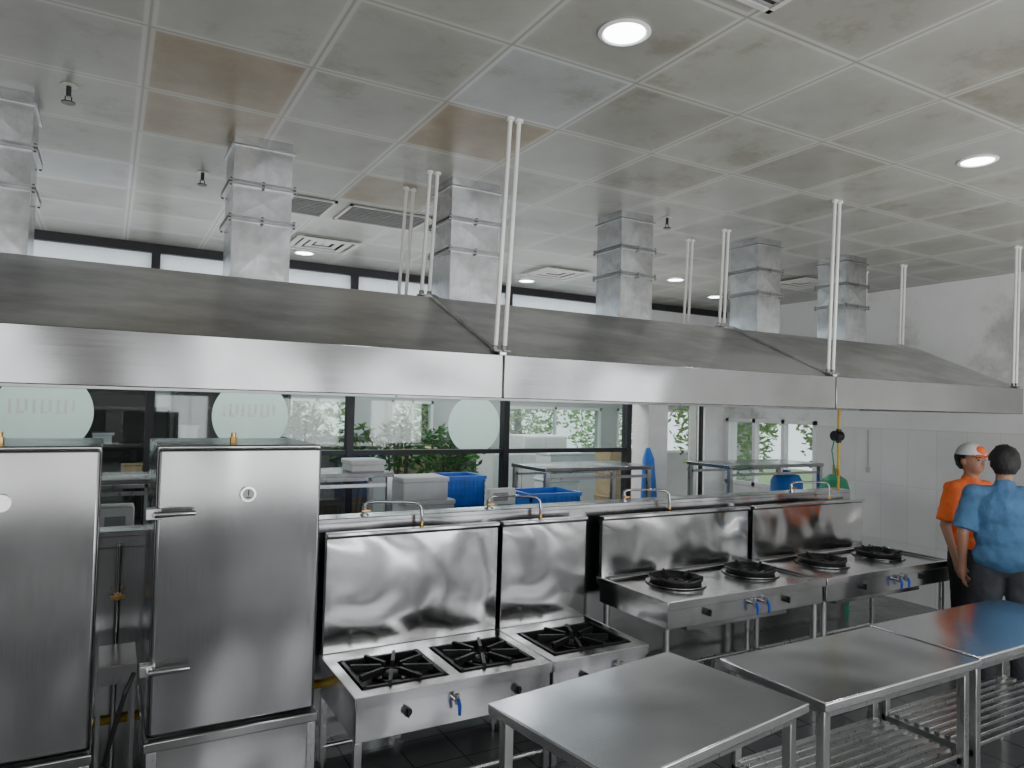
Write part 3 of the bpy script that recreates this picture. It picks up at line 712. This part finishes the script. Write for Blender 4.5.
def tree(x, y, h, label):
    t = thing('tree', label, 'tree', (x, y, -.1), 0, 'trees outside the windows')
    MB().tube([(0,0,0),(.05,0,h*.4),(0,.1,h*.8)], .1, 8, [.14,.1,.05]).obj('trunk', M_bark, t)
    m = MB(); leaves(m, 0, 0, h*.58, 1.05, 1.0, h*.42, 2000, .085); m.obj('crown', M_tree, t)
for x, l in ((5.9,'left tree outside the far left of the wide back window'), (8.2,'tree outside the wide back window'), (10.7,'tree outside the rightmost back window'), (3.2,'tree outside the narrow back window behind the plants')):
    tree(x, 14.2, 3.4, l)
for y, x, l in ((9.6,10.0,'tree outside the right wall window, far side'), (7.2,10.6,'tree outside the right wall window, middle'), (12.0,12.8,'tree outside the right wall window, farthest')):
    tree(x, y, 3.6, l)
struct('ground_outside', MB().box(-8, 22, 13, 30, -.15, -.1).box(13, 22, -5, 13, -.15, -.1), plain('grass', (.12,.2,.06), .9))
# dark shelving beyond glass at left
sh = thing('dark_shelving', 'dark shelving along the far wall behind the glass, left', 'shelving', (-3.5, 9.6, 0))
MB().box(0, 5.6, .45, .5, 0, 2.6).obj('back_panel', M_dark, sh)
for z in (.4,.9,1.35,1.8,2.2): MB().box(0, 5.6, 0, .45, z, z+.03).obj('shelf', M_dark, sh)
for k in range(5): MB().box(k*1.39, k*1.39+.04, 0, .45, 0, 2.6).obj('upright', M_dark, sh)
lev = ('upper', 'lower', 'top')
for k in range(12):
    x = -2.0 + k*.31; z = (1.38,.93,1.83)[k%3]; h = random.uniform(.12,.24)
    o = MB().box(0, .2+.02*(k%3), 0, .25, 0, h).box(-.005,.225+.02*(k%3),-.005,.255,h-.03,h).obj('storage_box', (M_grey, M_card, M_grey)[k%3], bevel=.005)
    o.location = (x, 9.68, z)
    tag(o, '%s box on the %s shelf of the dark shelving behind the glass' % (('grey','brown','grey')[k%3], lev[k%3]), 'box', 'boxes on the %s shelf of the dark shelving' % lev[k%3])

# ------------------------------------------------------------------ people
fold = bpy.data.textures.new('cloth_folds', 'CLOUDS'); fold.noise_scale = .09; fold.noise_depth = 1
def remesh(mb, name, mat, parent, vox=.009, sm=4, folds=0):
    o = mb.obj(name, mat, parent)
    r = o.modifiers.new('remesh', 'REMESH'); r.mode = 'VOXEL'; r.voxel_size = vox; r.use_smooth_shade = True
    s = o.modifiers.new('smooth', 'SMOOTH'); s.iterations = sm; s.factor = .5
    if folds:
        d = o.modifiers.new('folds', 'DISPLACE'); d.texture = fold; d.strength = folds; d.mid_level = .4
    return o
M_skin = plain('skin', (.40,.21,.135), .5, 0, .06)
M_hair = plain('hair', (.010,.009,.009), .6, 0, .3, 60, .8)
M_orange = plain('orange_cloth', (.88,.16,.03), .8, 0, .12, 7, 1, bdist=.03)
M_bluec = plain('blue_cloth', (.065,.17,.32), .85, 0, .15, 7, 1, bdist=.03)
M_jean = plain('dark_jeans', (.05,.055,.065), .85, 0, .2, 8, .8, bdist=.03)
M_blackc = plain('black_trousers', (.015,.015,.018), .85)
M_shoe = plain('shoe', (.03,.03,.03), .5)
M_eye = plain('eye', (.02,.015,.01), .2)
M_lip = plain('lip', (.30,.12,.09), .5)
def person(label, loc, rz, k, shirt, trousers, arms, hat=False, bulk=0):
    t = thing('person', label, 'person', loc, rz); t.scale = (k,k,k)
    b = MB()
    for s in (-1, 1):
        b.cap((s*.085,0,.90),(s*.095,-.01,.48),.085,.052).cap((s*.095,-.01,.48),(s*.10,.02,.09),.054,.036).cap((s*.10,.0,.05),(s*.115,-.14,.035),.038,.03)
    b.ell((0,.01,.96),(.145,.10,.11)).ell((0,0,1.12),(.13,.09,.16)).ell((0,0,1.28),(.155,.095,.16)).cap((-.14,.01,1.39),(.14,.01,1.39),.05,.05)
    b.cap((0,.01,1.38),(0,-.005,1.52),.058,.050)
    b.ell((0,-.005,1.605),(.073,.092,.105)).ell((0,-.035,1.555),(.055,.062,.06)).ell((0,-.098,1.585),(.013,.018,.022)).ell((0,-.085,1.61),(.010,.014,.03)).ell((0,-.085,1.632),(.05,.015,.010))
    for s in (-1, 1): b.ell((s*.076,.008,1.595),(.010,.02,.03))
    for (sh_, el, wr, hd) in arms:
        sh_, el, wr, hd = map(Vector, (sh_, el, wr, hd))
        b.cap(sh_, el, .046, .036).cap(el, wr, .037, .025)
        d = (hd-wr).normalized(); side = d.cross(Vector((1,0,0))).normalized()   # across the palm
        pc = wr + d*.05
        b.cap(wr, pc, .026, .030).cap(wr+d*.03-side*.018, wr+d*.085-side*.026, .016, .014).cap(wr+d*.03+side*.018, wr+d*.085+side*.026, .016, .014).cap(wr+d*.03, wr+d*.09, .018,.016)
        out = Vector((-1 if sh_.x > 0 else 1, 0, 0))
        for f, L in zip((-.030,-.010,.010,.030), (.060,.075,.080,.070)):
            p0 = wr + d*.088 + side*f; p1 = p0 + d*L*.55 + out*.006; p2 = p1 + d*L*.4 + out*.022
            b.cap(p0, p1, .0095, .009, 8).cap(p1, p2, .009, .008, 8)
        fw_ = side if side.y < 0 else -side
        p0 = wr + d*.03 + fw_*.022; p1 = p0 + d*.035 + fw_*.025; p2 = p1 + d*.035 + fw_*.006 + out*.01
        b.cap(p0, p1, .012, .011, 8).cap(p1, p2, .011, .009, 8)
    remesh(b, 'body', M_skin, t, .0065, 3)
    for s in (-1, 1):
        MB().ell((s*.030,-.086,1.608),(.012,.006,.006),12,8).obj('eye', M_eye, t)
        MB().tube([(s*.048,-.078,1.624),(s*.032,-.092,1.630),(s*.014,-.094,1.626)], .004, 8).obj('eyebrow', M_hair, t)
    MB().ell((0,-.094,1.553),(.022,.006,.006),14,8).obj('mouth', M_lip, t)
    u = bulk
    c = MB().ell((0,.0,1.27),(.172+u,.116+u,.19)).ell((0,.0,1.10),(.155+u,.116+u,.20)).ell((0,.01,.97),(.172+u,.130+u,.12)).cap((-.145,.01,1.388),(.145,.01,1.388),.060,.060).cap((0,.01,1.36),(0,.005,1.45),.080,.062)
    for (sh_, el, wr, hd) in arms:
        sh_, el = Vector(sh_), Vector(el); c.cap(sh_, sh_+(el-sh_)*.45, .060+u*.4, .062+u*.4).cyl(sh_+(el-sh_)*.4, sh_+(el-sh_)*.88, .062+u*.4, .072+u*.4)
    remesh(c, 'shirt', shirt, t, .009, 4, .024)
    c = MB().ell((0,.01,.94),(.160,.118,.11)).cap((-.06,.01,.93),(.06,.01,.93),.108,.108)
    for s in (-1, 1): c.cap((s*.088,.0,.88),(s*.097,-.01,.48),.098,.070).cyl((s*.097,-.01,.48),(s*.10,.015,.08),.071,.060)
    remesh(c, 'trousers', trousers, t, .010, 4, .012)
    for s in (-1, 1): remesh(MB().cap((s*.10,.02,.045),(s*.118,-.15,.035),.045,.036).box(s*.11-.045,s*.11+.045,-.16,.06,0,.02), 'shoe', M_shoe, t, .009, 2)
    hm = MB().ell((0,.008,1.618),(.085,.102,.108),28,18)
    dl_ = [v for v in hm.bm.verts if (v.co.z < 1.655 and v.co.y < -.035) or (v.co.z < 1.60 and v.co.y < .02) or v.co.z < 1.535]
    bmesh.ops.delete(hm.bm, geom=dl_, context='VERTS')
    for v in hm.bm.verts: v.co += Vector((random.uniform(-1,1), random.uniform(-1,1), random.uniform(-1,1)))*.004
    ho = hm.obj('hair', M_hair, t); sd = ho.modifiers.new('s', 'SOLIDIFY'); sd.thickness = .012; sd.offset = 0
    if hat:
        hc = MB().ell((0,.0,1.645),(.094,.110,.092),28,18)
        bmesh.ops.delete(hc.bm, geom=[v for v in hc.bm.verts if v.co.z < 1.640], context='VERTS')
        o = hc.obj('cap', M_foam, t); sd = o.modifiers.new('s', 'SOLIDIFY'); sd.thickness = .006
        pn = MB().ell((0,-.045,1.668),(.062,.069,.052),18,10)
        bmesh.ops.delete(pn.bm, geom=[v for v in pn.bm.verts if v.co.z < 1.64], context='VERTS'); pn.obj('front_panel', M_orange, o)
        br = MB(); n = 12
        pts = [(math.sin(-1.1+2.2*i/n)*.088, -math.cos(-1.1+2.2*i/n)*.10, 1.648) for i in range(n+1)]
        pt2 = [(math.sin(-1.1+2.2*i/n)*.088, -math.cos(-1.1+2.2*i/n)*.10-.075*math.sin(PI*i/n), 1.648-.018*math.sin(PI*i/n)) for i in range(n+1)]
        for i in range(n): br.quad(pts[i], pts[i+1], pt2[i+1], pt2[i])
        bo = br.obj('brim', M_orange, o); sd = bo.modifiers.new('s', 'SOLIDIFY'); sd.thickness = .005
    return t
hang = lambda s, e=0: ((s*.180,.01,1.385),(s*(.225+e),.03,1.11),(s*(.215+e),-.05,.87),(s*(.21+e),-.09,.77))
hip = lambda s: ((s*.180,.01,1.385),(s*.33,.10,1.14),(s*.21,-.02,1.0),(s*.15,-.11,.97))
person('man in blue t-shirt and dark jeans standing with his back to the camera', (5.47, 2.64, 0), math.radians(126), 1.02, M_bluec, M_jean, [hang(1, .02), hip(-1)], bulk=.018)
person('man in orange shirt and white cap facing the man in blue', (5.83, 3.05, 0), math.radians(-10), 1.01, M_orange, M_blackc, [hang(1), hang(-1)], True)

# ------------------------------------------------------------------ lights & world
wd = bpy.data.worlds.new('world'); bpy.context.scene.world = wd; wd.use_nodes = True
bg = wd.node_tree.nodes['Background']; bg.inputs[0].default_value = (.92,.96,1,1); bg.inputs[1].default_value = 1.6
def area(loc, rot, sx, sy, e, col=(1,1,1)):
    l = bpy.data.lights.new('daylight_and_fill', 'AREA'); l.shape = 'RECTANGLE'; l.size = sx; l.size_y = sy; l.energy = e; l.color = col
    o = bpy.data.objects.new('daylight_and_fill', l); COL.objects.link(o); o.location = loc; o.rotation_euler = rot
U = math.radians(180)
area((1.5,-1.2,1.0), (U,0,0), 8, 2, 190, (1,1,.985))  # added fill facing up behind the camera, brightens the ceiling
area((5.6,1.0,1.0), (U,0,0), 3, 1.2, 50, (1,1,.985))  # added upward fill for the ceiling over the right aisle
area((2.0,5.7,2.45), (U,0,0), 8, 1.6, 45, (1,1,.99))  # added upward fill behind the hood, lifts the back ceiling
area((-2.15,-2.5,1.85), (math.radians(90),0,0), 2.3, 1.8, 46, (.96,.98,1))
area((1.4,-2.5,1.85), (math.radians(90),0,0), 1.0, 1.8, 22, (.96,.98,1))
area((3.7,-2.5,1.85), (math.radians(90),0,0), 2.2, 1.8, 52, (.96,.98,1))
area((6.25,-2.5,1.85), (math.radians(90),0,0), 1.3, 1.8, 29, (.96,.98,1))
area((3.0,9.4,3.1), (0,0,0), 9, 1.6, 180, (.97,1,1))  # added fill that brightens the far room
area((1.5,8.0,2.9), (math.radians(-60),0,0), 9, .5, 115, (.97,1,1))  # added fill behind the glass, lights the frosted discs and upper panels
sun = bpy.data.lights.new('sun', 'SUN'); sun.energy = 3; sun.angle = .1
so = bpy.data.objects.new('sun', sun); COL.objects.link(so); so.rotation_euler = (math.radians(-50), math.radians(25), 0)
